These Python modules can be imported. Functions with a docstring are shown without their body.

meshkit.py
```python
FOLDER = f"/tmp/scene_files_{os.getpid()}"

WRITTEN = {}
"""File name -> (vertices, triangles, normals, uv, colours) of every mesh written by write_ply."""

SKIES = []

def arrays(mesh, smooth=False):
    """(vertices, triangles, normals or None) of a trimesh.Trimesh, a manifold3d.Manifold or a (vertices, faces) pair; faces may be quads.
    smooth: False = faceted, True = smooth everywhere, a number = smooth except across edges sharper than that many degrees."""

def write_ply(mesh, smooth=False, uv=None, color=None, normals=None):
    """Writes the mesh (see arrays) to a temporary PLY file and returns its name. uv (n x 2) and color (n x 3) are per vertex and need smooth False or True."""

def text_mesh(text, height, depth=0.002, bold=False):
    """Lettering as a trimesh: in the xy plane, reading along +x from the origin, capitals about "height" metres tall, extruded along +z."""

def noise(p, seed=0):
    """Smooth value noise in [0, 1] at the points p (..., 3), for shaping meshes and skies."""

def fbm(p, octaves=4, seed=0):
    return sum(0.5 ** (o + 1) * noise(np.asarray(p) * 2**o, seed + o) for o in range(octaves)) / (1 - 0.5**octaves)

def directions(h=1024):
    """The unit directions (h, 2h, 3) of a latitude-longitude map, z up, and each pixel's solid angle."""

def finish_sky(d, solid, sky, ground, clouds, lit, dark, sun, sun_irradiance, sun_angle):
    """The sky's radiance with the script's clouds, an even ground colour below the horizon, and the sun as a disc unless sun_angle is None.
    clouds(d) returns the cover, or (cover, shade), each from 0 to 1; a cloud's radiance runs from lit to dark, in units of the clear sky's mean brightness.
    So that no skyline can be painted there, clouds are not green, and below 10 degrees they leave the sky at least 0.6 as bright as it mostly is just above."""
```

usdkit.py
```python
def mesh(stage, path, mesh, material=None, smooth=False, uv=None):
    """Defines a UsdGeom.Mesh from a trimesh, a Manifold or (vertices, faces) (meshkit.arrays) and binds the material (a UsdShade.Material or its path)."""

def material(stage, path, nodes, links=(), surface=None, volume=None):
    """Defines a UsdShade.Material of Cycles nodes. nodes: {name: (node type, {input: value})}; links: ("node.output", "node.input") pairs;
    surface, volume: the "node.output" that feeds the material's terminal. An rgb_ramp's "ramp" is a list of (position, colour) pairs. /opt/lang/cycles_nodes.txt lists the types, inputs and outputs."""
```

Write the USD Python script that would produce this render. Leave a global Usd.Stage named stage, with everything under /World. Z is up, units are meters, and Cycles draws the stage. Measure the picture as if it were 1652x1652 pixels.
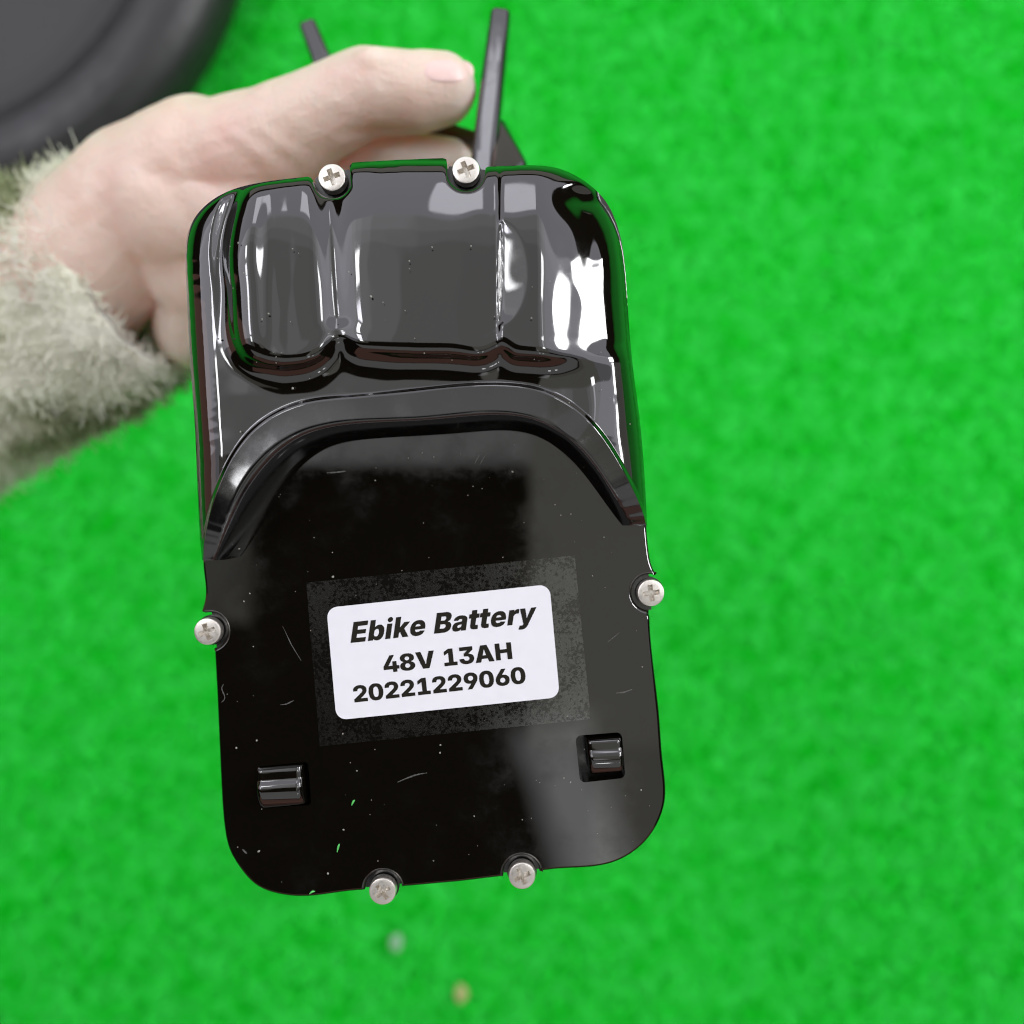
import math, random
import numpy as np, trimesh, usdkit, meshkit
import manifold3d as m3
import shapely.geometry as sg
from scipy import ndimage
from scipy.interpolate import splprep, splev
from pxr import Usd, UsdGeom, UsdLux, UsdShade, Gf, Sdf, Vt

rng = np.random.default_rng(11)
random.seed(11)
stage = Usd.Stage.CreateInMemory()
UsdGeom.SetStageUpAxis(stage, 'Z')
UsdGeom.SetStageMetersPerUnit(stage, 1.0)
UsdGeom.Xform.Define(stage, '/World')
UsdGeom.Scope.Define(stage, '/World/Looks')

# ------------------------------------------------------------------ camera, light, exposure
CAM_H = 0.85                      # a phone held 85 cm above the turf, looking straight down
FPX, C0 = 1200.0, 826.0           # focal length and centre, in photograph pixels
cam = UsdGeom.Camera.Define(stage, '/World/camera')
cam.AddTranslateOp().Set(Gf.Vec3d(0, 0, CAM_H))
cam.CreateHorizontalApertureAttr(36.0)
cam.CreateVerticalApertureAttr(36.0)
cam.CreateFocalLengthAttr(36.0 * FPX / 1652)
cam.CreateClippingRangeAttr(Gf.Vec2f(0.02, 100))
cam.CreateFStopAttr(8.0)
cam.CreateFocusDistanceAttr(0.1450)
cam.CreateExposureAttr(-0.80)

def rect_light(name, loc, size, rad, color=(1, 1, 1), aim=(0, 0, -1), roll=0.0):
    l = UsdLux.RectLight.Define(stage, '/World/' + name)
    l.CreateWidthAttr(size[0]); l.CreateHeightAttr(size[1])
    l.CreateIntensityAttr(rad); l.CreateColorAttr(Gf.Vec3f(*color))
    z = -np.array(aim, float); z /= np.linalg.norm(z)
    up = np.array([0, 1, 0.0]) if abs(z[1]) < 0.9 else np.array([0, 0, 1.0])
    x = np.cross(up, z); x /= np.linalg.norm(x); y = np.cross(z, x)
    c, s = math.cos(roll), math.sin(roll)
    x, y = c * x + s * y, -s * x + c * y
    l.AddTransformOp().Set(Gf.Matrix4d(*x, 0, *y, 0, *z, 0, *loc, 1))
    return l

dome = UsdLux.DomeLight.Define(stage, '/World/room_light')
dm = usdkit.material(stage, '/World/Looks/room_air', {'b': ('background_shader', {'color': (0.60, 0.40, 0.33), 'strength': 0.03})}, surface='b.background')
UsdShade.MaterialBindingAPI.Apply(dome.GetPrim()).Bind(dm)
ZC = 2.6
COOL = (0.97, 0.98, 1.0)
def ceiling(name, xa, xb, ya, yb, rad, color=(1, 1, 1), dz=0.0, roll=0.0):
    rect_light(name, ((xa + xb) / 2, (ya + yb) / 2, ZC - dz), (xb - xa, yb - ya), rad, color, roll=roll)
OLIVE, LILAC = (1.0, 1.0, 0.90), (0.95, 0.94, 1.04)
ceiling('ceiling_panel_right', 0.05, 1.60, -0.64, 0.24, 0.80, OLIVE)
ceiling('ceiling_panel_right_far', 0.05, 1.60, 0.24, 2.20, 1.1)
ceiling('ceiling_panel_near', 0.22, 1.60, -1.00, -0.64, 0.62, OLIVE)
ceiling('ceiling_panel_middle', -1.80, 0.05, 0.13, 2.20, 1.15)
ceiling('ceiling_panel_left', -6.00, -1.80, -0.31, 2.20, 1.15, LILAC)
ceiling('ceiling_panel_side', -1.80, -0.72, -0.31, 0.13, 0.48, OLIVE)
ceiling('ceiling_panel_far', -6.00, 6.00, 2.20, 6.00, 1.4, LILAC)
ceiling('ceiling_panel_bright', 1.60, 6.00, -0.64, 2.20, 1.1, LILAC)
ceiling('ceiling_lamp_right_far', 0.94, 1.26, 1.15, 1.45, 20, COOL, 0.06)
ceiling('ceiling_strip_right', 1.04, 1.18, 0.35, 1.15, 3.0, LILAC, 0.05)
ceiling('ceiling_lamp_right_near', 0.94, 1.26, 0.02, 0.32, 20, COOL, 0.06)
ceiling('ceiling_lamp_left_far', -1.28, -0.98, 1.12, 1.42, 20, COOL, 0.06)
ceiling('ceiling_lamp_left_near', -1.28, -0.98, 0.10, 0.40, 20, COOL, 0.06)
ceiling('ceiling_strip_left', -1.36, -0.98, 0.48, 1.00, 18.0, LILAC, 0.05)
ceiling('ceiling_panel_back', -3.00, 3.60, -4.20, -1.18, 0.9)
ceiling('ceiling_lamp_back', 0.30, 0.50, -2.10, -1.90, 14, COOL, 0.06)
ceiling('ceiling_lamp_back_right', 0.85, 1.05, -2.10, -1.90, 14, COOL, 0.06)
for k_, (w_, l_) in enumerate(((0.24, 0.50), (0.17, 0.42), (0.10, 0.34))):
    ceiling('ceiling_glow_' + 'abc'[k_], 0.17 - w_ / 2, 0.17 + w_ / 2, -0.80 - l_ / 2, -0.80 + l_ / 2, 0.62, COOL, 0.04 + 0.01 * k_, 0.30)
rect_light('added_brown_glow', (-6.3, 0.6, 1.05), (7.6, 2.2), 0.6, (1.0, 0.52, 0.42), aim=(1, 0, 0))  # no real lamp: added brown glow for the gloss to mirror on the left
rect_light('added_brown_glow_back', (0, -4.3, 1.5), (9.0, 1.9), 0.55, (1.0, 0.52, 0.42), aim=(0, 1, 0))  # likewise added, a brown glow mirrored by surfaces that face the near side
rect_light('added_far_glow', (0.3, 6.3, 1.15), (9.0, 1.9), 0.9, (1.0, 0.96, 0.86), aim=(0, -1, 0))  # glowing sheet added in place of a pale far wall, not a window
rect_light('added_right_glow', (6.5, 1.0, 1.05), (7.0, 1.7), 0.6, (1.0, 0.96, 0.90), aim=(-1, 0, 0))  # added glow that fills the dark reflections between the right windows
rect_light('window', (1.75, 0.87, 1.46), (0.60, 0.62), 27, (1.0, 0.99, 1.0), aim=(-1, -0.1, -0.15))
rect_light('window_near', (1.75, 0.20, 1.35), (0.27, 0.55), 27, (1.0, 0.99, 1.0), aim=(-1, -0.05, -0.15))

ceiling('ceiling_lamp_far', -0.28, 0.30, 2.30, 3.30, 4.5, LILAC, 0.06)
for k_, x_ in enumerate((0.45, 0.72, 0.98, 1.25, 1.60)):       # added overlapping light sheets, no real fittings: reflections brighten gradually towards both sides
    ceiling('added_sheet_right_' + 'abcde'[k_], x_, 6.0, 0.30, 2.20, 0.36, LILAC, 0.005 * (k_ + 1))
    ceiling('added_sheet_left_' + 'abcde'[k_], -6.0, -x_, 0.30, 2.20, 0.36, LILAC, 0.005 * (k_ + 1))
for k_, y_ in enumerate((1.5, 1.8, 2.15)):  # more added light sheets, stacked for a soft brightening towards the far end
    ceiling('added_sheet_far_' + 'abc'[k_], -6.0, 6.0, y_, 6.0, 0.25, LILAC, 0.03 + 0.005 * k_)

# ------------------------------------------------------------------ helpers
def P(px, py, Z):
    """World point seen at a photograph pixel, Z metres in front of the lens."""
    return np.array([(px - C0) / FPX * Z, (C0 - py) / FPX * Z, CAM_H - Z])

U = 0.000125                      # one photograph pixel at the battery's face, in metres
ZF = FPX * U                      # the face is 15 cm from the lens
def Q(px, py, h=0.0):
    """Points that stand h pixel-units proud of the battery's flat face (arrays)."""
    px, py, h = np.broadcast_arrays(np.asarray(px, float), np.asarray(py, float), np.asarray(h, float))
    Z = ZF - h * U
    return np.stack([(px - C0) / FPX * Z, (C0 - py) / FPX * Z, CAM_H - Z], -1)
def F(px, py, h=0.0):
    """The same, with px, py measured on the flat face (no perspective)."""
    px, py, h = np.broadcast_arrays(np.asarray(px, float), np.asarray(py, float), np.asarray(h, float))
    return np.stack([(px - C0) * U, (C0 - py) * U, CAM_H - ZF + h * U], -1)

used = {}
def numbered(parent, name):
    k = (parent, name); n = used.get(k, 0); used[k] = n + 1
    return f'{parent}/{name}' + (f'_{n:03d}' if n else '')
def obj(name, mesh, mat, parent='/World', smooth=False, origin=(0, 0, 0), label=None, cat=None, group=None, kind=None, uv=None):
    path = numbered(parent, name)
    if hasattr(mesh, 'to_mesh'):
        mm = mesh.to_mesh(); mesh = trimesh.Trimesh(mm.vert_properties[:, :3], mm.tri_verts, process=False)
    mesh = mesh.copy(); mesh.vertices = np.asarray(mesh.vertices) - np.asarray(origin)
    m = usdkit.mesh(stage, path, mesh, M[mat], smooth=smooth, uv=uv)
    if parent == '/World':
        m.AddTranslateOp().Set(Gf.Vec3d(*map(float, origin)))
    tag(m.GetPrim(), label, cat, group, kind)
    return path
def thing(name, origin, label, cat, group=None):
    path = numbered('/World', name)
    x = UsdGeom.Xform.Define(stage, path); x.AddTranslateOp().Set(Gf.Vec3d(*map(float, origin)))
    tag(x.GetPrim(), label, cat, group)
    return path
def tag(p, label=None, cat=None, group=None, kind=None):
    for k, v in (('label', label), ('category', cat), ('group', group), ('kind', kind)):
        if v: p.SetCustomDataByKey(k, v)

def spline(pts, n, s=0.0):
    pts = np.array(pts, float)
    tck, _ = splprep(pts.T, s=s, k=3)
    return np.array(splev(np.linspace(0, 1, n), tck)).T
def resample(pts, n):
    pts = np.asarray(pts, float)
    L = np.r_[0, np.cumsum(np.linalg.norm(np.diff(pts, axis=0), axis=1))]
    t = np.linspace(0, L[-1], n)
    return np.stack([np.interp(t, L, pts[:, k]) for k in range(pts.shape[1])], 1)
def arc(c, r, a0, a1, n):
    a = np.radians(np.linspace(a0, a1, n))
    return np.stack([c[0] + r * np.cos(a), c[1] + r * np.sin(a)], 1)
def grid_faces(nr, nc, closed=False):
    r, c = np.meshgrid(np.arange(nr - 1), np.arange(nc if closed else nc - 1), indexing='ij')
    a = (r * nc + c).ravel(); b = (r * nc + (c + 1) % nc).ravel()
    d = ((r + 1) * nc + c).ravel(); e = ((r + 1) * nc + (c + 1) % nc).ravel()
    return np.vstack([np.stack([a, b, e], 1), np.stack([a, e, d], 1)])
def tm(v, f):
    return trimesh.Trimesh(np.asarray(v).reshape(-1, 3), f, process=False)
def facing(mesh, d):
    """Turns the mesh's faces so that they mostly look along d."""
    if (mesh.face_normals * mesh.area_faces[:, None]).sum(0) @ np.asarray(d, float) < 0:
        mesh.invert()
    return mesh
def cat(*ms):
    return trimesh.util.concatenate([trimesh.Trimesh(np.asarray(m.vertices), np.asarray(m.faces), process=False) for m in ms])
def flat_poly(poly, h, hole=None):
    v, f = trimesh.creation.triangulate_polygon(poly, engine='earcut')
    return facing(tm(F(v[:, 0], v[:, 1], h), f), (0, 0, 1))
def to_tm(m):
    mm = m.to_mesh(); return trimesh.Trimesh(mm.vert_properties[:, :3], mm.tri_verts, process=False)

# ------------------------------------------------------------------ materials
M = {}
def mat(name, nodes, links=(), surface='p.BSDF', volume=None):
    M[name] = usdkit.material(stage, '/World/Looks/' + name, nodes, links, surface=surface, volume=volume)

# glossy black plastic: near-black base, faint waviness, scuffs in the gloss
def plastic(name, rough0, rough1, scale, wave, base=(0.0032, 0.0027, 0.0017)):
    mat(name, {
        'g': ('geometry', {}),
        'n1': ('noise_texture', {'scale': scale, 'detail': 6.0, 'roughness': 0.65}),
        'r1': ('map_range', {'from_min': 0.42, 'from_max': 0.75, 'to_min': rough0, 'to_max': rough1, 'clamp': True}),
        'n2': ('noise_texture', {'scale': 55.0, 'detail': 1.0}),
        'b': ('bump', {'strength': 1.0, 'distance': wave}),
        'p': ('principled_bsdf', {'base_color': base, 'ior': 1.9}),
    }, [('g.position', 'n1.vector'), ('g.position', 'n2.vector'), ('n1.fac', 'r1.value'), ('r1.result', 'p.roughness'),
        ('n2.fac', 'b.height'), ('b.normal', 'p.normal')])
plastic('gloss_black', 0.03, 0.12, 120.0, 0.00006)
plastic('plate_black', 0.03, 0.17, 110.0, 0.00005)
plastic('satin_black', 0.22, 0.40, 400.0, 0.00003, (0.006, 0.006, 0.006))
plastic('lip_black', 0.12, 0.24, 260.0, 0.00004, (0.004, 0.004, 0.004))
plastic('handle_black', 0.06, 0.14, 300.0, 0.00003, (0.008, 0.008, 0.008))
mat('screw_steel', {
    'g': ('geometry', {}), 'n': ('noise_texture', {'scale': 2500.0, 'detail': 3.0}),
    'r': ('map_range', {'from_min': 0.3, 'from_max': 0.7, 'to_min': 0.34, 'to_max': 0.55}),
    'p': ('principled_bsdf', {'base_color': (0.80, 0.76, 0.70), 'metallic': 1.0})},
    [('g.position', 'n.vector'), ('n.fac', 'r.value'), ('r.result', 'p.roughness')])
mat('label_paper', {
    'g': ('geometry', {}), 'n': ('noise_texture', {'scale': 300.0, 'detail': 2.0}),
    'c': ('mix', {'color1': (0.74, 0.74, 0.78), 'color2': (0.79, 0.79, 0.83)}),
    'p': ('principled_bsdf', {'roughness': 0.35, 'specular_ior_level': 0.3})},
    [('g.position', 'n.vector'), ('n.fac', 'c.fac'), ('c.color', 'p.base_color')])
mat('label_ink', {'p': ('principled_bsdf', {'base_color': (0.012, 0.010, 0.006), 'roughness': 0.5, 'specular_ior_level': 0.2})})
# clear tape: film that has wetted out in some patches and not in others
mat('clear_tape', {
    'g': ('geometry', {}),
    'n': ('noise_texture', {'scale': 1300.0, 'detail': 4.0, 'roughness': 0.65}),
    'n2': ('noise_texture', {'scale': 170.0, 'detail': 2.0}),
    'a': ('math', {'math_type': 'multiply_add', 'value2': 0.55}),
    'f': ('map_range', {'from_min': 0.70, 'from_max': 0.80, 'to_min': 0.025, 'to_max': 0.14, 'clamp': True}),
    't': ('transparent_bsdf', {'color': (0.97, 0.97, 0.97)}),
    'y': ('glossy_bsdf', {'color': (0.9, 0.92, 0.92), 'roughness': 0.22}),
    'x': ('mix_closure', {})},
    [('g.position', 'n.vector'), ('g.position', 'n2.vector'), ('n2.fac', 'a.value1'), ('n.fac', 'a.value3'), ('a.value', 'f.value'), ('f.result', 'x.fac'), ('t.BSDF', 'x.closure1'), ('y.BSDF', 'x.closure2')], surface='x.closure')
mat('scuff_grey', {'p': ('principled_bsdf', {'base_color': (0.085, 0.085, 0.08), 'roughness': 0.5})})
mat('wheel_grey', {'p': ('principled_bsdf', {'base_color': (0.022, 0.021, 0.020), 'roughness': 0.5})})
mat('dust', {'p': ('principled_bsdf', {'base_color': (0.28, 0.28, 0.24), 'roughness': 0.8})})
mat('turf_fibre_green', {'p': ('principled_bsdf', {'base_color': (0.10, 0.55, 0.12), 'roughness': 0.5})})
mat('skin', {
    'g': ('geometry', {}),
    'n': ('noise_texture', {'scale': 45.0, 'detail': 3.0}),
    'c': ('rgb_ramp', {'ramp': [(0.3, (0.84, 0.60, 0.50)), (0.52, (0.87, 0.66, 0.56)), (0.75, (0.86, 0.59, 0.51))]}),
    'n2': ('noise_texture', {'scale': 900.0, 'detail': 4.0}),
    'n3': ('noise_texture', {'scale': 160.0, 'detail': 3.0, 'distortion': 0.6}),
    'b': ('bump', {'strength': 0.5, 'distance': 0.0004}),
    'b2': ('bump', {'strength': 0.6, 'distance': 0.0009}),
    'p': ('principled_bsdf', {'roughness': 0.48, 'subsurface_weight': 0.4, 'subsurface_scale': 0.004, 'subsurface_radius': (1.0, 0.35, 0.2)})},
    [('g.position', 'n.vector'), ('g.position', 'n2.vector'), ('g.position', 'n3.vector'), ('n.fac', 'c.fac'), ('c.color', 'p.base_color'),
     ('n2.fac', 'b.height'), ('b.normal', 'b2.normal'), ('n3.fac', 'b2.height'), ('b2.normal', 'p.normal')])
mat('nail', {'p': ('principled_bsdf', {'base_color': (0.86, 0.62, 0.57), 'roughness': 0.36})})
mat('sleeve_wool', {
    'g': ('geometry', {}),
    'n': ('noise_texture', {'scale': 30.0, 'detail': 3.0, 'roughness': 0.55}),
    'c': ('rgb_ramp', {'ramp': [(0.38, (0.24, 0.28, 0.13)), (0.46, (0.56, 0.58, 0.42)), (0.52, (0.78, 0.78, 0.66)), (0.8, (0.84, 0.83, 0.74))]}),
    'p': ('principled_bsdf', {'roughness': 0.9, 'sheen_weight': 0.3})},
    [('g.position', 'n.vector'), ('n.fac', 'c.fac'), ('c.color', 'p.base_color')])
mat('tyre_rubber', {
    'g': ('geometry', {}), 'n': ('noise_texture', {'scale': 60.0, 'detail': 4.0}),
    'r': ('map_range', {'from_min': 0.3, 'from_max': 0.7, 'to_min': 0.34, 'to_max': 0.55}),
    'p': ('principled_bsdf', {'base_color': (0.020, 0.020, 0.021)})},
    [('g.position', 'n.vector'), ('n.fac', 'r.value'), ('r.result', 'p.roughness')])
def turf(name, dark, light):
    mat(name, {
        'g': ('geometry', {}),
        'n': ('noise_texture', {'scale': 34.0, 'detail': 4.0, 'roughness': 0.65}),
        'c': ('rgb_ramp', {'ramp': [(0.32, dark), (0.68, light)]}),
        'p': ('principled_bsdf', {'roughness': 0.6, 'specular_ior_level': 0.05})},
        [('g.position', 'n.vector'), ('n.fac', 'c.fac'), ('c.color', 'p.base_color')])
turf('turf_base', (0.002, 0.46, 0.009), (0.036, 0.62, 0.076))  # sheet colour darkened: the shade among the blades is put into it
turf('turf_blade', (0.003, 0.60, 0.013), (0.043, 0.77, 0.088))
mat('pale_crumb', {'p': ('principled_bsdf', {'base_color': (0.24, 0.50, 0.28), 'roughness': 0.7})})
mat('tan_crumb', {'p': ('principled_bsdf', {'base_color': (0.40, 0.44, 0.16), 'roughness': 0.7})})

# ------------------------------------------------------------------ the turf floor
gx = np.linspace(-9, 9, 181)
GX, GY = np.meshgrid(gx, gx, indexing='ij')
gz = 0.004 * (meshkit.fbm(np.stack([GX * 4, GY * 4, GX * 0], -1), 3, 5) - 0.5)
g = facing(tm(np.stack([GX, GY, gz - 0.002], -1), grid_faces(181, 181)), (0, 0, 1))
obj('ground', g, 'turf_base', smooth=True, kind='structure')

blades = []
lib = '/World/turf_blades'
pi = UsdGeom.PointInstancer.Define(stage, lib)
tag(pi.GetPrim(), 'short bright green artificial turf covering the whole floor', 'turf', None, 'stuff')
for k in range(5):
    V, Fc = [], []
    for b in range(9):
        x0, y0 = rng.normal(0, 0.0028, 2); a = rng.uniform(0, 2 * math.pi); lean = rng.uniform(0.4, 1.1); L = rng.uniform(0.0045, 0.0075); w = rng.uniform(0.0009, 0.0015)
        d = np.array([math.cos(a), math.sin(a)]); n = np.array([-d[1], d[0]])
        i0 = len(V)
        for t, ww in ((0, 1), (0.4, 1), (0.75, 0.8), (1, 0.15)):
            c = np.array([x0, y0]) + d * L * lean * t * t
            z = L * t * (1 - 0.35 * lean * t)
            for s in (-1, 1):
                V.append([*(c + n * s * ww * w), z])
        for r in range(3):
            q = i0 + 2 * r
            Fc += [[q, q + 1, q + 3], [q, q + 3, q + 2]]
    usdkit.mesh(stage, f'{lib}/tuft_{k:03d}' if k else f'{lib}/tuft', (np.array(V), np.array(Fc)), M['turf_blade'], smooth=False)
ga_ = np.arange(-0.95, 0.95, 0.0055)
pos = np.stack([a.ravel() for a in np.meshgrid(ga_, ga_)], 1) + rng.uniform(-0.0025, 0.0025, (len(ga_) ** 2, 2))
dens = meshkit.fbm(np.stack([pos[:, 0] * 22, pos[:, 1] * 22, pos[:, 0] * 0], -1), 3, 9)
keep = dens > 0.05
pos = pos[keep]; n = len(pos)
ang = rng.uniform(0, math.pi, n); sc = 0.9 + 0.3 * dens[keep]
pi.CreatePositionsAttr(Vt.Vec3fArray.FromNumpy(np.c_[pos, np.full(n, -0.002)].astype(np.float32)))
pi.CreateProtoIndicesAttr(Vt.IntArray.FromNumpy(rng.integers(0, 5, n).astype(np.int32)))
pi.CreateOrientationsAttr(Vt.QuathArray([Gf.Quath(float(math.cos(a)), 0, 0, float(math.sin(a))) for a in ang]))
pi.CreateScalesAttr(Vt.Vec3fArray.FromNumpy(np.stack([sc, sc, sc], 1).astype(np.float32)))
pi.CreatePrototypesRel().SetTargets([Sdf.Path(f'{lib}/tuft' + (f'_{k:03d}' if k else '')) for k in range(5)])

# ------------------------------------------------------------------ the wheel lying at the top left
ZW = CAM_H - 0.05
wc = P(-150, -185, ZW)
R_out = 0.372
def ring(profile, n=160):
    """Turns a closed (radius, height) profile about the wheel's axle."""
    p = np.asarray(profile); a = np.linspace(0, 2 * math.pi, n, endpoint=False)
    v = np.stack([np.outer(np.cos(a), p[:, 0]), np.outer(np.sin(a), p[:, 0]), np.tile(p[:, 1], (n, 1))], -1)
    v = np.concatenate([v, v[:, :1]], 1)
    m = tm(v, grid_faces(n, len(p) + 1, False))
    k = len(p) + 1
    last = np.vstack([np.stack([(n - 1) * k + np.arange(k - 1), (n - 1) * k + np.arange(1, k), np.arange(1, k)], 1),
                      np.stack([(n - 1) * k + np.arange(k - 1), np.arange(1, k), np.arange(k - 1)], 1)])
    m = tm(m.vertices, np.vstack([m.faces, last])); m.merge_vertices(); m.fix_normals()
    return m
rm, hw, tc = 0.050, 0.046, R_out - 0.050
prof = []
for a in np.radians(np.linspace(-150, 150, 61)):
    r = 1.0 + (0.02 if abs(abs(math.degrees(a)) - 62) < 3 else 0) - (0.03 if abs(abs(math.degrees(a)) - 118) < 5 else 0)
    prof.append((tc + rm * r * math.cos(a), 0.050 + hw * r * math.sin(a)))
o = np.zeros(3)
wheel = thing('wheel', (wc[0], wc[1], 0), 'black fat tyre on a dark wheel disc lying at the top left corner', 'wheel')
obj('tyre', ring(prof + [(tc - 0.036, 0.028), (tc - 0.033, 0.050), (tc - 0.036, 0.072)]), 'tyre_rubber', wheel, smooth=35)
rd_ = tc - 0.040
obj('wheel_disc', ring([(0.02, 0.060), (0.05, 0.062), (0.09, 0.058), (rd_ - 0.05, 0.050), (rd_ - 0.03, 0.052), (rd_ - 0.016, 0.072), (rd_, 0.074), (rd_, 0.026), (rd_ - 0.03, 0.034), (0.02, 0.034)]), 'wheel_grey', wheel, smooth=35)

# ------------------------------------------------------------------ crumbs on the turf
def crumb(name, px, py, size, m, label):
    c = P(px, py, CAM_H - 0.012)
    s = trimesh.creation.icosphere(2, 1.0); s.vertices *= np.array(size) * (0.8 + 0.4 * meshkit.noise(np.asarray(s.vertices) * 2.3, int(px)))[:, None]
    s.apply_translation((c[0], c[1], 0.012))
    obj(name, s, m, smooth=True, origin=(c[0], c[1], 0.012 - size[2]), label=label, cat='crumb')
crumb('pale_crumb', 639, 1521, (0.0075, 0.010, 0.004), 'pale_crumb', 'small pale grey crumb on the turf below the battery')
crumb('tan_crumb', 744, 1603, (0.0075, 0.010, 0.004), 'tan_crumb', 'small tan crumb on the turf near the bottom edge')

# ------------------------------------------------------------------ the battery
S_left = [(326, 904), (320, 826), (314, 681), (305, 560), (300.5, 460), (299, 410), (303, 376), (315, 350), (338, 326), (372, 307), (412, 296), (459, 289), (497, 285)]
S_right = [(786, 269), (830, 267), (869, 267), (898, 271), (930, 284), (956, 302), (978, 326), (993, 356), (1003, 392), (1010, 454), (1016, 540), (1022, 600), (1030, 660), (1038, 742), (1043, 826), (1044, 848)]
K1, K2 = (537, 289), (752, 277)
sl, sr = spline(S_left, 200), spline(S_right, 200)
S_path = np.vstack([sl, [(502, 287), (506, 293)], arc(K1, 31, 172, 20, 24), [(564, 268), (568, 263)], resample([(570, 262), (640, 258), (714, 255)], 40),
                    [(720, 257), (721, 262)], arc(K2, 31, 200, -8, 28) if False else arc(K2, 31, 190, 0, 28), [(783, 272)], sr])
S_smooth = np.vstack([sl, spline([(497, 285), (560, 268), (640, 262), (720, 262), (786, 269)], 60)[1:-1], sr])
Bc = [(363, 903), (396, 860), (415, 828), (449, 783), (478, 748), (500, 731), (536, 716), (595, 708), (680, 703), (753, 697), (825, 694), (864, 702), (893, 717), (922, 742), (946, 771), (970, 802), (990, 829), (1004, 848)]
Mc = [(344, 904), (358, 850), (372, 814), (386, 783), (408, 750), (449, 715), (486, 693), (522, 683), (619, 675), (680, 671), (753, 665), (825, 664), (864, 672), (898, 688), (934, 715), (958, 742), (983, 778), (1007, 817), (1023, 848)]
Oc = [(328, 904), (332, 862), (341, 822), (359, 774), (377, 738), (401, 706), (430, 681), (464, 661), (498, 652), (558, 645), (680, 632), (753, 626.5), (825, 625), (864, 631), (898, 643), (929, 664), (958, 690), (984, 724), (1014, 779), (1034, 816), (1042, 848)]
NU = 640
cB, cM, cO, cS = resample(spline(Bc, 900, 8), NU), resample(spline(Mc, 900, 8), NU), resample(spline(Oc, 900, 8), NU), resample(S_path, NU)
# -- relief of the hood, on a pixel raster
x0, y0, x1, y1 = 280, 230, 1070, 930
yy, xx = np.mgrid[y0:y1, x0:x1].astype(float)
def raster(poly):
    from PIL import Image, ImageDraw
    im = Image.new('L', ((x1 - x0) * 2, (y1 - y0) * 2)); ImageDraw.Draw(im).polygon([((a - x0) * 2, (b - y0) * 2) for a, b in poly], fill=255)
    return np.asarray(im.resize((x1 - x0, y1 - y0), Image.BOX)).astype(float) / 255
def sdist(poly):
    on = raster(poly) > 0.5
    return ndimage.gaussian_filter(ndimage.distance_transform_edt(on) - ndimage.distance_transform_edt(~on), 3.0)
dS = np.maximum(sdist(np.vstack([S_smooth, [(1044, 960), (326, 960)]])), 0)
dN = np.maximum(sdist(np.vstack([S_path, [(1044, 960), (326, 960)]])), 0)
def closed_spline(pts, n=240):
    pts = np.array(pts + pts[:1], float); tck, _ = splprep(pts.T, s=0, per=True); return np.array(splev(np.linspace(0, 1, n), tck)).T
pillow_edge = closed_spline([(372, 470), (366, 415), (372, 360), (390, 310), (440, 240), (700, 220), (1000, 220), (1120, 360), (1120, 520), (1040, 574), (960, 582), (900, 581), (850, 577), (824, 572), (808, 562), (792, 570), (740, 574), (660, 572),
                             (600, 568), (570, 560), (549, 546), (528, 566), (500, 586), (466, 592), (430, 590), (402, 580), (384, 555), (376, 520)], 500)
def swell(d, peak, win, wout):
    """Height at signed distance d (inside > 0) of a pillow whose flank is steepest (peak) at its foot."""
    inn = np.clip(d / win, 0, 1); out = np.clip(-d / wout, 0, 1)
    return np.where(d >= 0, peak * wout / 3 + peak * win / 3 * (1 - (1 - inn) ** 3), peak * wout / 3 * (1 - out) ** 3)
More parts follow.
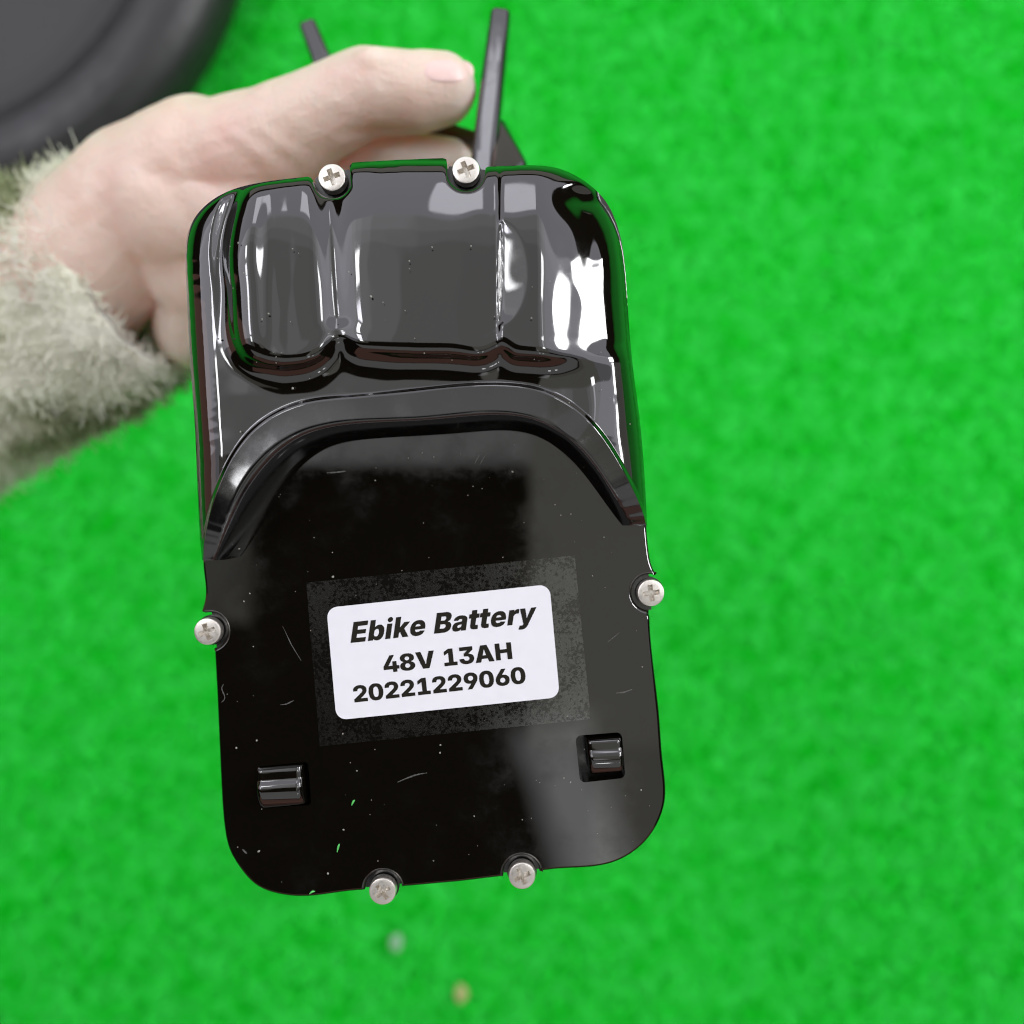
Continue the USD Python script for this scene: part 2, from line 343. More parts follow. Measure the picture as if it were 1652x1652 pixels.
def smoothstep(t):
    t = np.clip(t, 0, 1); return t * t * (3 - 2 * t)
dR = ndimage.gaussian_filter(sdist(pillow_edge), 4.0)
peak = 1.2 + 0.8 * (1 - smoothstep((xx - 370) / 70))
peak = np.where(xx > 500, peak * (1 - 0.85 * smoothstep((xx - 865) / 90)), peak)
win = 30 + 22 * (1 - smoothstep((xx - 400) / 70))
rise = swell(dR, peak, win + 6, 54 - 18 * (1 - smoothstep((xx - 380) / 80)))
# each of the three swellings is gently domed; soft grooves part them
ga, gb = np.array([531, 330.0]), np.array([549, 560.0])
gd = (gb - ga) / np.linalg.norm(gb - ga)
along = ((xx - ga[0]) * gd[0] + (yy - ga[1]) * gd[1]) / np.linalg.norm(gb - ga)
across = (xx - ga[0]) * -gd[1] + (yy - ga[1]) * gd[0]          # > 0 left of the groove
groove = 8.0 * np.exp(-(across / 20) ** 2) * (1 + 0.5 * np.clip(np.abs(along - 0.48) * 2, 0, 1.3) ** 4)
dome_x = np.where(across > 0, 9 * ((across - 80) / 80) ** 2, np.where(xx < 806, 9 * np.abs((xx - 678) / 138) ** 2.2, 9 * ((xx - 806) / 190) ** 2))
dome_x = np.minimum(dome_x, 16)
dome_y = np.where(yy < 425, 17 * np.abs((yy - 425) / 140) ** 2.4, 3 * ((yy - 425) / 140) ** 2)
inside = smoothstep((dR + 10) / 50)
edge_x = 806 + 46 * np.sqrt(np.clip(1 - ((yy - 440) / 84) ** 2, 0, 1))
dent = 0.24 * np.clip(edge_x - xx, 0, 60) * (xx > 806)
dome_x = ndimage.gaussian_filter(np.where(xx < 806, dome_x, dome_x), 3)
rise = rise - 0.12 * np.clip(575 - yy, 0, 400) * smoothstep((dR + 30) / 30) - (groove + np.minimum(dome_y, 22) + dome_x) * inside
wl = np.where(xx < 600, 46.0, 64.0) * np.clip((yy - 250) / 130, 0.30, 1)
wl = ndimage.gaussian_filter(wl, 10)
q = np.clip(dS / wl, 0, 1)
fil = wl * (1 - np.sqrt(np.clip(1 - (1 - q) ** 2, 0, 1)))
dq = np.clip(dS / 40, 0, 1)
facet = 0.50 * np.log1p(np.exp((72 - dS) / 7.0)) * 7.0 + 40 * (1 - np.sqrt(np.clip(1 - (1 - dq) ** 2, 0, 1)))
wr = smoothstep((xx - 880) / 60) * smoothstep((yy - 290) / 40)
fil = fil * (1 - wr) + facet * wr
fil = fil + np.where(dR > -40, 1, 1) * 0
fn = np.clip(dN / 6, 0, 1)
fil = fil + 5 * (1 - np.sqrt(np.clip(1 - (1 - fn) ** 2, 0, 1)))
H = 86 + rise - fil - dent
wr_ = np.random.default_rng(4)
wob = ndimage.gaussian_filter(wr_.normal(0, 1, xx.shape), (26, 20)); wob /= wob.std()
H = H + wob * (0.45 + 1.5 * smoothstep((xx - 880) / 60))
H = np.maximum(H, 4)
H = ndimage.gaussian_filter(H, 1.4)
def height(p):
    return ndimage.map_coordinates(H, [p[:, 1] - y0, p[:, 0] - x0], order=1, mode='nearest')
rows, hh = [], []
hO = height(cO); hM = np.maximum(hO + 1.5, 20)
for t in np.linspace(0, 1, 14):
    rows.append(cB + (cM - cB) * t); hh.append(hM * np.sin(t * math.pi / 2) ** 0.9 if t < 1 else hM)
for t in np.linspace(0, 1, 12)[1:]:
    rows.append(cM + (cO - cM) * t); hh.append(hM + (hO - hM) * (1 - (1 - t) ** 2))
NB = len(rows)
for t in np.linspace(0, 1, 210)[1:]:
    p = cO + (cS - cO) * t; rows.append(p)
    hh.append(height(p) - 5.0 * smoothstep(np.linalg.norm(p - cO, axis=1) / 10))
rows, hh = np.array(rows), np.array(hh)
hv = Q(rows[..., 0], rows[..., 1], hh)
zb = CAM_H - ZF - 60 * U
top = facing(tm(hv, grid_faces(len(rows), NU)), (0, 0, 1))
def skirt(loop, zlow, closed=False):
    low = loop.copy(); low[:, 2] = zlow
    return tm(np.stack([loop, low], 0), grid_faces(2, len(loop), closed))
cen = hv.reshape(-1, 3).mean(0)
def outward(m):
    if ((m.triangles_center - cen)[:, :2] * m.face_normals[:, :2] * m.area_faces[:, None]).sum() < 0: m.invert()
    return m
sk = outward(skirt(hv[-1], zb))
ends = [tm(np.vstack([hv[:, j], np.c_[hv[:, j, :2], np.full(len(hv), CAM_H - ZF - 0.0002)]]).reshape(2, -1, 3), grid_faces(2, len(hv))) for j in (0, NU - 1)]
ends = [facing(e, (0, -1, 0)) for e in ends]
BO = np.array(F(670, 860))
bat = thing('ebike_battery', BO, 'glossy black plastic battery pack held end-on, with a white printed sticker', 'battery')
band = facing(tm(hv[:NB], grid_faces(NB, NU)), (0, -0.3, 1))
obj('raised_hood', cat(facing(tm(hv[NB - 1:], grid_faces(len(rows) - NB + 1, NU)), (0, 0, 1)), sk, *ends), 'gloss_black', bat, smooth=40, origin=BO)
obj('hood_lip', band, 'lip_black', bat, smooth=40, origin=BO)

# -- the flat face with its rounded edge, screw notches and the two clip pockets
KR, KL, KB1, KB2 = (1049, 956), (337, 1018), (618, 1435), (842, 1410)
right = np.vstack([spline([(1044, 846), (1045, 864), (1047, 884), (1050, 904), (1058, 924)], 24), [(1058.5, 928)], arc(KR, 29.5, -72, -268, 34), [(1047, 990)],
                   spline([(1049, 996), (1056, 1080), (1065, 1160), (1070, 1226), (1074, 1262), (1073, 1297), (1065, 1323), (1047, 1353), (1024, 1375), (990, 1393), (952, 1400.5), (874, 1407)], 110)])
bot = np.vstack([[(870, 1407)], arc(KB2, 29.5, -8, -172, 28), [(812, 1415)], resample([(809, 1415.5), (740, 1424), (650, 1432)], 20), arc(KB1, 29.5, -6, -176, 28), [(588, 1437)]])
left = np.vstack([spline([(584, 1438), (530, 1444), (481, 1448), (448, 1444), (414, 1431), (386, 1402), (367, 1367), (361, 1338), (355, 1259), (350, 1149), (345, 1052)], 110),
                  [(344, 1048)], arc(KL, 29.5, 76, -104, 34), [(324, 987)], spline([(327, 976), (330, 958), (328, 930), (326, 904)], 20)])
ol = np.vstack([right, bot, left, [(340, 880), (400, 790), (480, 700), (840, 660), (940, 720), (1020, 830)]])
seg = np.roll(ol, -1, 0) - np.roll(ol, 1, 0)
nin = np.stack([-seg[:, 1], seg[:, 0]], 1); nin /= np.linalg.norm(nin, axis=1, keepdims=True)
pol = sg.Polygon(ol)
if not pol.contains(sg.Point(*(ol[60] + nin[60] * 4))): nin = -nin
prof = [(0, -60), (0, -7), (0.6, -3.6), (2.2, -1.4), (5, 0)]
loops = np.array([F(*(ol + nin * i).T, h) for i, h in prof])
rim = outward(tm(loops, grid_faces(len(prof), len(ol), True)))
inner = sg.Polygon(ol + nin * 5).buffer(0)
inner = max(inner.geoms, key=lambda g: g.area) if inner.geom_type == 'MultiPolygon' else inner
def quad_round(pts, r):
    return sg.Polygon(pts).buffer(-r).buffer(r, quad_segs=6)
pocketR = quad_round([(928, 1187), (1003, 1181), (1009, 1255), (936, 1263)], 9)
pocketL = quad_round([(416, 1237), (497, 1229), (502, 1299), (422, 1303)], 6)
face_poly = inner.difference(pocketR).difference(pocketL)
face = flat_poly(face_poly, 0)
walls = []
for pk in (pocketR, pocketL):
    c = np.array(pk.exterior.coords)[:-1]
    w = tm(np.stack([F(c[:, 0], c[:, 1], 0), F(c[:, 0], c[:, 1], -58)]), grid_faces(2, len(c), True))
    ctr = F(*np.array(pk.centroid.coords[0]))
    if ((w.triangles_center - ctr)[:, :2] * w.face_normals[:, :2]).sum() > 0: w.invert()
    walls.append(w)
    obj('clip_pocket', flat_poly(pk, -56), 'satin_black', bat, origin=BO)
obj('face_plate', cat(face, rim, *walls), 'plate_black', bat, smooth=50, origin=BO)

# -- clip tabs: a ridged, rounded hook standing in each pocket
def clip(x0_, x1_, y0_, y1_, rot, tall):
    prof_ = np.array([(0.0, -36), (0.0, 3), (0.04, 7.5), (0.11, 9.2), (0.26, 9.0), (0.31, 9.8), (0.36, 12.5), (0.43, 14.6), (0.52, 15.2), (0.64, 14.2), (0.80, 11.2), (0.92, 7.0), (0.98, 3.0), (1.0, -2), (1.0, -36)])
    prof_[:, 1] = np.where(prof_[:, 1] > -30, prof_[:, 1] * tall, -56)
    xs = np.array([0, 0, 0.05, 0.12, 0.86, 0.95, 1.0, 1.0]); dz = np.array([-40, -6, -1.5, 0, 0, -1.5, -7, -40])
    w, hgt = x1_ - x0_, y1_ - y0_
    ca, sa = math.cos(rot), math.sin(rot); cx, cy = (x0_ + x1_) / 2, (y0_ + y1_) / 2
    X = np.outer(xs - 0.5, np.ones(len(prof_))) * w; Y = np.outer(np.ones(len(xs)), prof_[:, 0] - 0.5) * hgt
    Z = np.maximum(prof_[None, :, 1] + dz[:, None], -56)
    return facing(tm(F(cx + X * ca - Y * sa, cy + X * sa + Y * ca, Z), grid_faces(len(xs), len(prof_))), (0, 0, 1))
obj('clip_tab', clip(949, 1004, 1190, 1247, -0.09, 1.0), 'plate_black', bat, smooth=35, origin=BO)
obj('clip_tab', clip(419, 492, 1235, 1300, -0.09, 1.3), 'plate_black', bat, smooth=35, origin=BO)

# -- screws with cross recesses, each on its black boss
def screw_mesh(turn):
    r = 22.0 * U
    pr = [(0, -0.3), (1.0, -0.3), (1.0, 0.16), (0.985, 0.23), (0.95, 0.29), (0.88, 0.325), (0.7, 0.35), (0.4, 0.365), (0, 0.37)]
    head = m3.Manifold.revolve(m3.CrossSection([np.array(pr) * r]), 48)
    cut = m3.Manifold()
    for a in (0, 90):
        b = m3.Manifold.hull_points(np.array([(sx * 0.66, sy * 0.19, 0.5) for sx in (-1, 1) for sy in (-1, 1)] + [(sx * 0.44, sy * 0.14, -0.2) for sx in (-1, 1) for sy in (-1, 1)]) * r)
        cut += b.rotate((0, 0, a))
    cone = m3.Manifold.hull_points(np.array([(0.36 * math.cos(t), 0.36 * math.sin(t), 0.5) for t in np.linspace(0, 6.28, 12)] + [(0, 0, -0.2)]) * r)
    return to_tm((head - (cut + cone)).rotate((0, 0, turn)))
S_full = sg.Polygon(np.vstack([S_smooth, [(1044, 960), (326, 960)]]))
for (c, h, turn, tilt) in ((K1, 36, 20, 0), (K2, 36, 22, 0), (KR, -2, 8, 0), (KL, -2, 20, 0), (KB1, -2, 38, 0), (KB2, -2, 25, 0)):
    s = screw_mesh(turn); o_ = Q(c[0], c[1], h)
    if c in (K1, K2): s.apply_scale(0.99)
    s.apply_translation(o_)
    sp = obj('screw', s, 'screw_steel', bat, smooth=28, origin=BO)
    full = S_full if h > 0 else sg.Polygon(np.vstack([S_smooth, [(1045, 870), (1076, 1260), (1065, 1323), (1024, 1375), (952, 1401), (880, 1407), (560, 1441), (481, 1448), (414, 1431), (367, 1367), (345, 1052), (328, 930)]]))
    sh = sg.Point(*c).buffer(29.4 if h < 0 else 30.5).intersection(full.buffer(-1.0)).union(sg.Point(*c).buffer(24.5))
    sh = sg.Polygon([tuple(o_[:2] + (np.array(p) - c) * [U, -U]) for p in sh.exterior.coords])
    bo_ = trimesh.creation.extrude_polygon(sh, 56 * U, engine='earcut'); bo_.apply_translation((0, 0, o_[2] - 67 * U))
    obj('screw_boss', bo_, 'satin_black', bat, smooth=30, origin=BO)

# -- the case behind the cap
base = np.vstack([hv[-1][::6, :2], F(*ol[:len(ol) - 6].T)[::6, :2]])
hull = sg.MultiPoint(base).convex_hull.buffer(-7 * U)
def extr(poly, z0_, z1_):
    m = trimesh.creation.extrude_polygon(poly, z1_ - z0_, engine='earcut'); m.apply_translation((0, 0, z0_)); return m
obj('battery_case', cat(extr(hull, zb - 0.21, zb + 0.002), extr(hull.buffer(2 * U), zb - 0.016, zb - 0.010)), 'satin_black', bat, smooth=30, origin=BO)

# -- tape, sticker and its lettering
tape = sg.Polygon([(494, 940), (927, 896), (953, 1160), (516, 1204)])
obj('clear_tape', flat_poly(tape, 0.5), 'clear_tape', bat, origin=BO)
TL, TR, BR, BL = map(np.array, ((527.0, 980.5), (886.5, 942.5), (903.0, 1124.5), (543.0, 1161.5)))
lab = quad_round([TL, TR, BR, BL], 17)
v2, f2 = trimesh.creation.triangulate_polygon(lab, engine='earcut')
e2 = np.array(lab.exterior.coords)[:-1]
lm = cat(facing(tm(F(v2[:, 0], v2[:, 1], 1.4), f2), (0, 0, 1)), tm(np.stack([F(e2[:, 0], e2[:, 1], 1.4), F(e2[:, 0], e2[:, 1], 0.2)]), grid_faces(2, len(e2), True)))
sticker = obj('sticker', lm, 'label_paper', bat, origin=BO)
from PIL import ImageFont
plain_font = ImageFont.truetype
def heavy_font(*a, **k):
    f = plain_font(*a, **k); f.set_variation_by_axes([20, 860]); return f
ImageFont.truetype = heavy_font
def lettering(text, a, b, cap, shear):
    m = meshkit.text_mesh(text, 1.0, 0.02)
    v = np.asarray(m.vertices).copy()
    v[:, 0] += shear * v[:, 1]
    v[:, 0] = (v[:, 0] - v[:, 0].min()) / np.ptp(v[:, 0])
    a, b = np.array(a, float), np.array(b, float)
    d = b - a; n = np.array([d[1], -d[0]]) / np.linalg.norm(d)
    p = a + v[:, :1] * d + v[:, 1:2] * n * cap
    return facing(tm(F(p[:, 0], p[:, 1], 1.5 + v[:, 2] * 15), m.faces), (0, 0, 1)), m
for t, a, b, cap, sh in (('Ebike Battery', (566, 1037), (868, 1003.5), 33, 0.26), ('48V 13AH', (620, 1085.5), (827, 1062.5), 27.5, 0), ('20221229060', (572, 1133), (849, 1101.5), 27, 0)):
    mm, _ = lettering(t, a, b, cap, sh)
    tag(stage.GetPrimAtPath(obj('printed_line', mm, 'label_ink', sticker, origin=BO)), {'E': 'bold italic words Ebike Battery', '4': 'bold line 48V 13AH', '2': 'bold number 20221229060'}[t[0]])

# -- the carrying handle behind the cap: two arms, their feet and the grip bar
def rounded_bar(pts, widths, depth, n=10):
    """A bar of rounded-rectangular section along points; widths across the picture, depth along the view."""
    pts = np.array(pts); m = None
    parts = []
    for a, b, wa, wb in zip(pts[:-1], pts[1:], widths[:-1], widths[1:]):
        sph = []
        d = (b - a) / np.linalg.norm(b - a); s = np.cross(d, [0, 0, 1.0]); s /= np.linalg.norm(s)
        nn = np.cross(s, d)
        for p, w in ((a, wa), (b, wb)):
            r = min(w, depth) * 0.26
            for i in (-1, 1):
                for j in (-1, 1):
                    sph.append(m3.Manifold.sphere(r, 16).translate(tuple(p + s * i * (w / 2 - r) + nn * j * (depth / 2 - r))))
        parts.append(m3.Manifold.batch_hull(sph))
    return m3.Manifold.batch_boolean(parts, m3.OpType.Add)
handle_parts = []
ZA, ZT = 0.190, 0.228
armR = [P(776, 330, 0.1955), P(781, 262, 0.1985), P(797, 120, 0.2055), P(807, 37, 0.2095)]
armL = [P(590, 330, 0.236), P(556, 200, 0.238), P(523, 105, 0.240), P(502, 52, 0.242)]
for pts in (armR, armL):
    obj('handle_arm', rounded_bar(pts, [0.0072, 0.0067, 0.0063, 0.0056], 0.0085), 'handle_black', bat, smooth=40, origin=BO)
footR = m3.Manifold.batch_hull([m3.Manifold.sphere(0.002, 16).translate(tuple(P(x, y, z))) for x, y, z in ((806, 205, 0.202), (814, 245, 0.196), (838, 266, 0.194), (842, 300, 0.194), (800, 300, 0.190), (806, 250, 0.202))])
topy = hull.bounds[3]
footR += m3.Manifold.batch_hull([m3.Manifold.sphere(0.002, 16).translate(tuple(p)) for p in (P(838, 270, 0.194), P(776, 290, 0.197), np.array([0.004, topy - 0.004, CAM_H - 0.185]), np.array([-0.010, topy - 0.004, CAM_H - 0.185]), np.array([0.004, topy - 0.004, CAM_H - 0.205]))])
a_ = P(590, 330, 0.236)
footL = m3.Manifold.batch_hull([m3.Manifold.sphere(0.003, 16).translate(tuple(p)) for p in (a_, a_ + [0.006, -0.004, 0], np.array([a_[0] - 0.004, topy - 0.004, a_[2]]), np.array([a_[0] + 0.012, topy - 0.004, a_[2]]), np.array([a_[0] + 0.012, topy - 0.004, a_[2] - 0.016]))])
for ft in (footR, footL):
    obj('handle_foot', ft, 'handle_black', bat, smooth=40, origin=BO)
g0, g1 = P(780, 243, 0.216), P(545, 160, 0.232)
obj('grip_bar', rounded_bar([g0, g1], [0.0042, 0.0042], 0.012), 'handle_black', bat, smooth=40, origin=BO)

# -- dust, and turf fibres that cling to the face
dv = []
spots = []
for _ in range(190):
    x, y = rng.uniform(340, 1060), rng.uniform(380, 1430)
    if not pol.buffer(-12).contains(sg.Point(x, y)) and y > 700: continue
    if lab.buffer(3).contains(sg.Point(x, y)): continue
    on_hood = False
    r = min(abs(rng.normal(0.0, 0.6)) + 0.35, 1.9)
    s = trimesh.creation.icosphere(1, 1.0); s.vertices *= np.array([r * rng.uniform(0.6, 1.6), r, r * 0.7])
    s.apply_transform(trimesh.transformations.rotation_matrix(rng.uniform(0, 3.1), (0, 0, 1)))
    if y > 860:
        h = 0.9
    else:
        p_ = sg.Point(x, y)
        if sg.Polygon(np.vstack([cO, [(1042, 900), (328, 900)]])).contains(p_):
            if not sg.Polygon(np.vstack([cB, [(1004, 900), (363, 900)]])).buffer(-6).contains(p_): continue
            h = 0.5
        elif sg.Polygon(np.vstack([S_path])).buffer(-16).contains(p_):
            h = float(height(np.array([[x, y]]))[0]) + 0.3
        else: continue
    s.vertices = np.asarray(s.vertices) * U * np.array([1, 1, 1]) + Q(x, y, h)
    dv.append(s)
def scratch(pts, w):
    p = resample(spline(pts, 40), 40) if len(pts) > 3 else resample(pts, 20)
    d = np.gradient(p, axis=0); d /= np.linalg.norm(d, axis=1, keepdims=True); n_ = np.stack([-d[:, 1], d[:, 0]], 1)
    ww = (w * (0.25 + 0.75 * np.sin(np.linspace(0.1, 3.0, len(p)))) * (0.6 + 0.8 * rng.random(len(p))))[:, None]
    hz = 0.35 if p[0, 1] > 700 else None
    if hz is None: h_ = height(p) - 5 + 0.8
    else: h_ = np.full(len(p), hz)
    v = np.stack([Q(*(p - n_ * ww).T, h_), Q(*(p + n_ * ww).T, h_)])
    obj('scratch', facing(tm(v, grid_faces(2, len(p))), (0, 0, 1)), 'scuff_grey', bat, origin=BO)
for pts, w in (([(641, 1262), (655, 1256), (672, 1250), (689, 1247)], 1.0), ([(994, 1118), (1006, 1117), (1020, 1112)], 1.2), ([(527, 763), (542, 762), (558, 760)], 1.3), ([(766, 748), (771, 738), (775, 728)], 1.0), ([(774, 750), (780, 739), (784, 731)], 0.8),
               ([(361, 1104), (358, 1112), (362, 1122), (357, 1133)], 0.8), ([(452, 1137), (462, 1136), (474, 1130)], 0.9), ([(391, 1370), (398, 1377)], 1.5), ([(740, 708), (744, 738)], 0.5), ([(1000, 1020), (980, 1036)], 0.5), ([(456, 1010), (470, 1040), (486, 1066)], 0.6)):
    scratch(pts, w)
obj('dust_specks', cat(*dv), 'dust', smooth=False, origin=BO, label='tiny pale dust specks scattered over the black battery face', cat='dust', kind='stuff')
for i, (x, y, L, ang_, lb) in enumerate(((570, 1293, 9, 60, 'green turf fibre on the battery face right of the left clip'), (546, 1366, 13, 75, 'longest green turf fibre on the battery face above the bottom left screw'), (504, 1438, 9, 25, 'green turf fibre at the bottom edge of the battery face'))):
    c, s_ = math.cos(math.radians(ang_)), math.sin(math.radians(ang_))
    ts = np.linspace(-0.5, 0.5, 6)
    m = m3.Manifold.batch_boolean([m3.Manifold.batch_hull([m3.Manifold.sphere(1.7 * U * (1.1 - abs(t) * 1.4), 10).translate(tuple(F(x + c * L * t, y - s_ * L * t + 6 * t * t, 1.4))) for t in (a, b)]) for a, b in zip(ts[:-1], ts[1:])], m3.OpType.Add)
    obj('turf_fibre', m, 'turf_fibre_green', smooth=40, origin=F(x, y, 0), label=lb, cat='turf fibre', group='turf fibres clinging to the battery')

# ------------------------------------------------------------------ the hand that holds it
def chain(pts):
    """pts: (px, py, Z, radius in photograph pixels)."""
    sph = [m3.Manifold.sphere(r * Z / FPX, 28).translate(tuple(P(x, y, Z))) for x, y, Z, r in pts]
    return [m3.Manifold.batch_hull([a, b]) for a, b in zip(sph[:-1], sph[1:])]
body = []
body += chain([(714, 144, 0.203, 53), (668, 150, 0.203, 61), (594, 150, 0.206, 66), (520, 186, 0.210, 70), (440, 232, 0.216, 82), (330, 268, 0.225, 92)])     # thumb
body += chain([(440, 240, 0.222, 88), (400, 330, 0.232, 110), (300, 330, 0.236, 130)])                                                                      # thenar side
body += chain([(330, 275, 0.228, 108), (240, 330, 0.238, 118), (120, 450, 0.250, 120), (-100, 580, 0.264, 130)])                                             # wrist and forearm
body += chain([(300, 330, 0.238, 125), (340, 430, 0.246, 105), (350, 480, 0.25, 84), (318, 530, 0.256, 66)])                                                                       # heel of the hand
body += chain([(470, 262, 0.226, 84), (545, 262, 0.232, 62)])
# fingers: knuckle, middle joint, last joint, tip; they go over the bar and close round it
for kx, ky, kz, ps in ((545, 262, 0.232, [(640, 252, 0.220, 42), (730, 262, 0.216, 36), (774, 286, 0.228, 32), (740, 315, 0.244, 30)]),
                       (500, 320, 0.238, [(610, 322, 0.243, 43), (715, 340, 0.240, 39), (755, 362, 0.252, 36), (700, 385, 0.262, 32)]),
                       (460, 380, 0.244, [(570, 395, 0.250, 41), (670, 412, 0.248, 37), (705, 432, 0.258, 34), (650, 450, 0.266, 31)]),
                       (420, 435, 0.248, [(510, 465, 0.255, 36), (595, 480, 0.254, 33), (630, 495, 0.262, 30), (585, 510, 0.268, 27)])):
    body += chain([(kx, ky, kz, 60)] + [ps[0]]) + chain(ps)
body += chain([(400, 330, 0.234, 105), (500, 320, 0.238, 58)]) + chain([(360, 400, 0.244, 100), (460, 380, 0.244, 56)]) + chain([(350, 440, 0.247, 92), (420, 435, 0.248, 54)])
# tendons under the skin
body += chain([(600, 112, 0.199, 34), (640, 118, 0.1985, 32)])
hand = m3.Manifold.batch_boolean(body, m3.OpType.Add).refine_to_length(0.0022)
hand = to_tm(hand); hand.merge_vertices()
trimesh.smoothing.filter_taubin(hand, lamb=0.5, nu=0.52, iterations=36)
hv_ = np.asarray(hand.vertices)
nz = meshkit.fbm(hv_ * 130, 3, 3) - 0.5
depth_ = CAM_H - hv_[:, 2]
vx, vy = hv_[:, 0] / depth_ * FPX + C0, C0 - hv_[:, 1] / depth_ * FPX
dent_ = np.zeros(len(hv_))
front = np.asarray(hand.vertex_normals)[:, 2] > 0
def crease(ax, ay, bx, by, w, deep):
    """A shallow fold in the skin between two places of the hand."""
    t = np.clip(((vx - ax) * (bx - ax) + (vy - ay) * (by - ay)) / ((bx - ax) ** 2 + (by - ay) ** 2), 0, 1)
    d = np.hypot(vx - ax - t * (bx - ax), vy - ay - t * (by - ay))
    return 0.6 * deep * np.exp(-(d / w) ** 2) * np.sin(np.pi * np.clip(0.12 + 0.76 * t, 0, 1)) * front
for c_ in ((385, 205, 480, 272, 9, 0.0011), (425, 195, 520, 262, 8, 0.0009), (350, 215, 440, 290, 9, 0.0009), (470, 215, 545, 262, 7, 0.0007),
           (588, 95, 598, 175, 6, 0.0007), (606, 92, 616, 170, 5, 0.0006), (622, 96, 630, 165, 5, 0.0005), (250, 250, 330, 400, 14, 0.0009), (545, 215, 650, 214, 8, 0.0010)):
    dent_ += crease(*c_)
hand.vertices = hv_ + np.asarray(hand.vertex_normals) * (nz * 0.0009 - dent_)[:, None]
PO = P(230, 322, 0.236)
person = thing('person', PO, 'bare hand from the left gripping the battery handle, furry white and olive sleeve', 'person')
obj('body', hand, 'skin', person, smooth=True, origin=PO)
def cast(px, py, mesh):
    """Distance Z at which the sight line through each pixel first meets the mesh."""
    o_ = np.array([0, 0, CAM_H]); v, f = np.asarray(mesh.vertices), np.asarray(mesh.faces)
    a, b, c = v[f[:, 0]], v[f[:, 1]], v[f[:, 2]]
    out = []
    for x, y in zip(px, py):
        d = P(x, y, 1.0) - o_
        e1, e2 = b - a, c - a; pv = np.cross(d, e2); det = (e1 * pv).sum(1)
        tv = o_ - a; u = (tv * pv).sum(1) / det; qv = np.cross(tv, e1); w = (qv @ d) / det; t = (e2 * qv).sum(1) / det
        ok = (u >= 0) & (w >= 0) & (u + w <= 1) & (t > 0.02)
        out.append(t[ok].min() if ok.any() else np.nan)
    return np.array(out)
near = hand.submesh([np.nonzero((hand.triangles_center[:, 0] > P(640, 0, 0.2)[0]) & (hand.triangles_center[:, 1] > P(0, 230, 0.2)[1]))[0]], append=True)
nr, nt = 9, 28
NX, NY = [], []
for i in range(nr + 1):
    for j in range(nt):
        a = 2 * math.pi * j / nt; rr = i / nr
        ex, ey = math.cos(a), math.sin(a)
        e = (abs(ex) ** 2.8 + abs(ey) ** 2.8) ** (-1 / 2.8)
        lx, ly = 42 * rr * e * ex, 21 * rr * e * ey
        NX.append(722 + lx * math.cos(0.05) - ly * math.sin(0.05)); NY.append(115 + lx * math.sin(0.05) + ly * math.cos(0.05))
NZ = cast(NX, NY, near)
NZ = np.where(np.isnan(NZ), np.nanmax(NZ), NZ)
ri_ = np.repeat(np.arange(nr + 1), nt) / nr
nv = np.array([P(x, y, z - 0.00018 + 0.0004 * max(0, r_ - 0.8) / 0.2) for x, y, z, r_ in zip(NX, NY, NZ, ri_)])
obj('thumbnail', facing(tm(nv, grid_faces(nr + 1, nt, True)), (0, 0, 1)), 'nail', person, smooth=True, origin=PO)

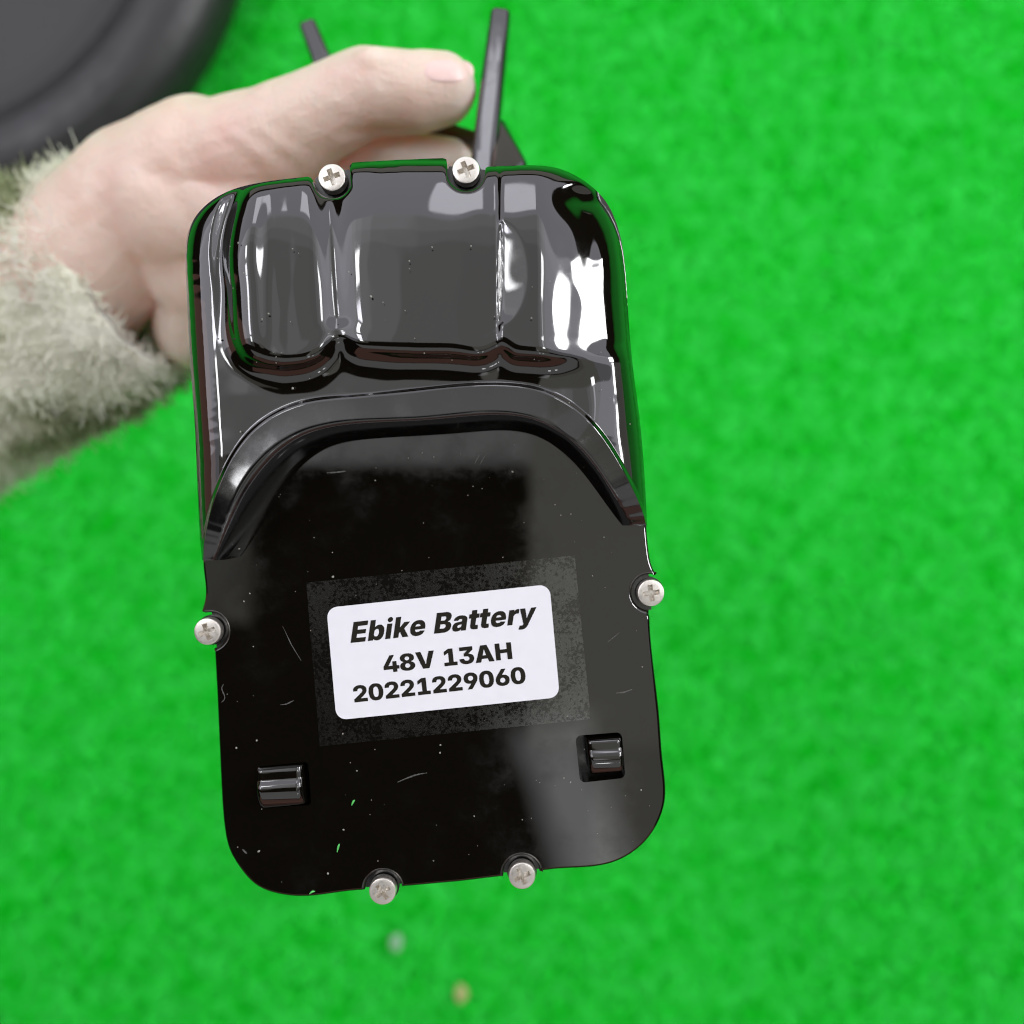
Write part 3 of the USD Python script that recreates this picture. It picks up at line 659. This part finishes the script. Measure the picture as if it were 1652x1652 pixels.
# -- the furry sleeve
sa = [P(205, 440, 0.254), P(90, 505, 0.262), P(-80, 600, 0.276), P(-280, 710, 0.292), P(-640, 905, 0.325)]
sp_ = resample(spline(sa, 90), 90)
ns = 110
dirs = np.gradient(sp_, axis=0); dirs /= np.linalg.norm(dirs, axis=1, keepdims=True)
rad = np.interp(np.linspace(0, 1, 90), [0, 0.04, 0.2, 0.7, 0.97, 1], [0.036, 0.039, 0.040, 0.048, 0.052, 0.002])
sv = []
for i in range(90):
    s1 = np.cross(dirs[i], [0, 0, 1.0]); s1 /= np.linalg.norm(s1); s2 = np.cross(s1, dirs[i])
    a = np.linspace(0, 2 * math.pi, ns, endpoint=False)
    sv.append(sp_[i] + rad[i] * (np.cos(a)[:, None] * s1 + np.sin(a)[:, None] * s2 * 0.82))
sv = np.array(sv)
inner_ = sp_[0] + (sv[0] - sp_[0]) * 0.86 + dirs[0] * 0.02
sv = np.concatenate([inner_[None], (sp_[0] + (sv[0] - sp_[0]) * 0.93 - dirs[0] * 0.002)[None], sv])
slm = tm(sv, grid_faces(len(sv), ns, True)); slm.fix_normals()
nrm = np.asarray(slm.vertex_normals)
if ((np.asarray(slm.vertices)[ns * 20:] - np.repeat(sp_[18:], ns, 0)) * nrm[ns * 20:]).sum() < 0: slm.invert(); nrm = -nrm
vv = np.asarray(slm.vertices)
slm.vertices = vv + nrm * ((meshkit.fbm(vv * 95, 3, 21) - 0.45) * 0.009)[:, None]
slv = obj('sleeve', slm, 'sleeve_wool', person, smooth=True, origin=PO)
pts_, fidx = trimesh.sample.sample_surface(slm, 42000, seed=5)
fn_ = slm.face_normals[fidx]
lean = rng.normal(0, 0.55, (len(pts_), 3)) + dirs[20] * -0.25
Lh = rng.uniform(0.0025, 0.0075, len(pts_))[:, None]
tipd = fn_ + lean; tipd /= np.linalg.norm(tipd, axis=1, keepdims=True)
bend = rng.normal(0, 0.9, (len(pts_), 3))
p1 = pts_ + fn_ * -0.0005; p2 = pts_ + tipd * Lh * 0.5; p3 = p2 + (tipd + bend * 0.6) * Lh * 0.5
cur = np.stack([p1, p2, p3], 1).reshape(-1, 3) - PO
bc = UsdGeom.BasisCurves.Define(stage, numbered(slv, 'fur'))
bc.CreateTypeAttr('linear'); bc.CreatePointsAttr(Vt.Vec3fArray.FromNumpy(cur.astype(np.float32)))
bc.CreateCurveVertexCountsAttr(Vt.IntArray.FromNumpy(np.full(len(pts_), 3, np.int32)))
bc.CreateWidthsAttr(Vt.FloatArray.FromNumpy(np.tile([0.0005, 0.0004, 0.00015], len(pts_)).astype(np.float32))); bc.SetWidthsInterpolation('vertex')
UsdShade.MaterialBindingAPI.Apply(bc.GetPrim()).Bind(M['sleeve_wool'])
tag(bc.GetPrim(), kind='stuff')
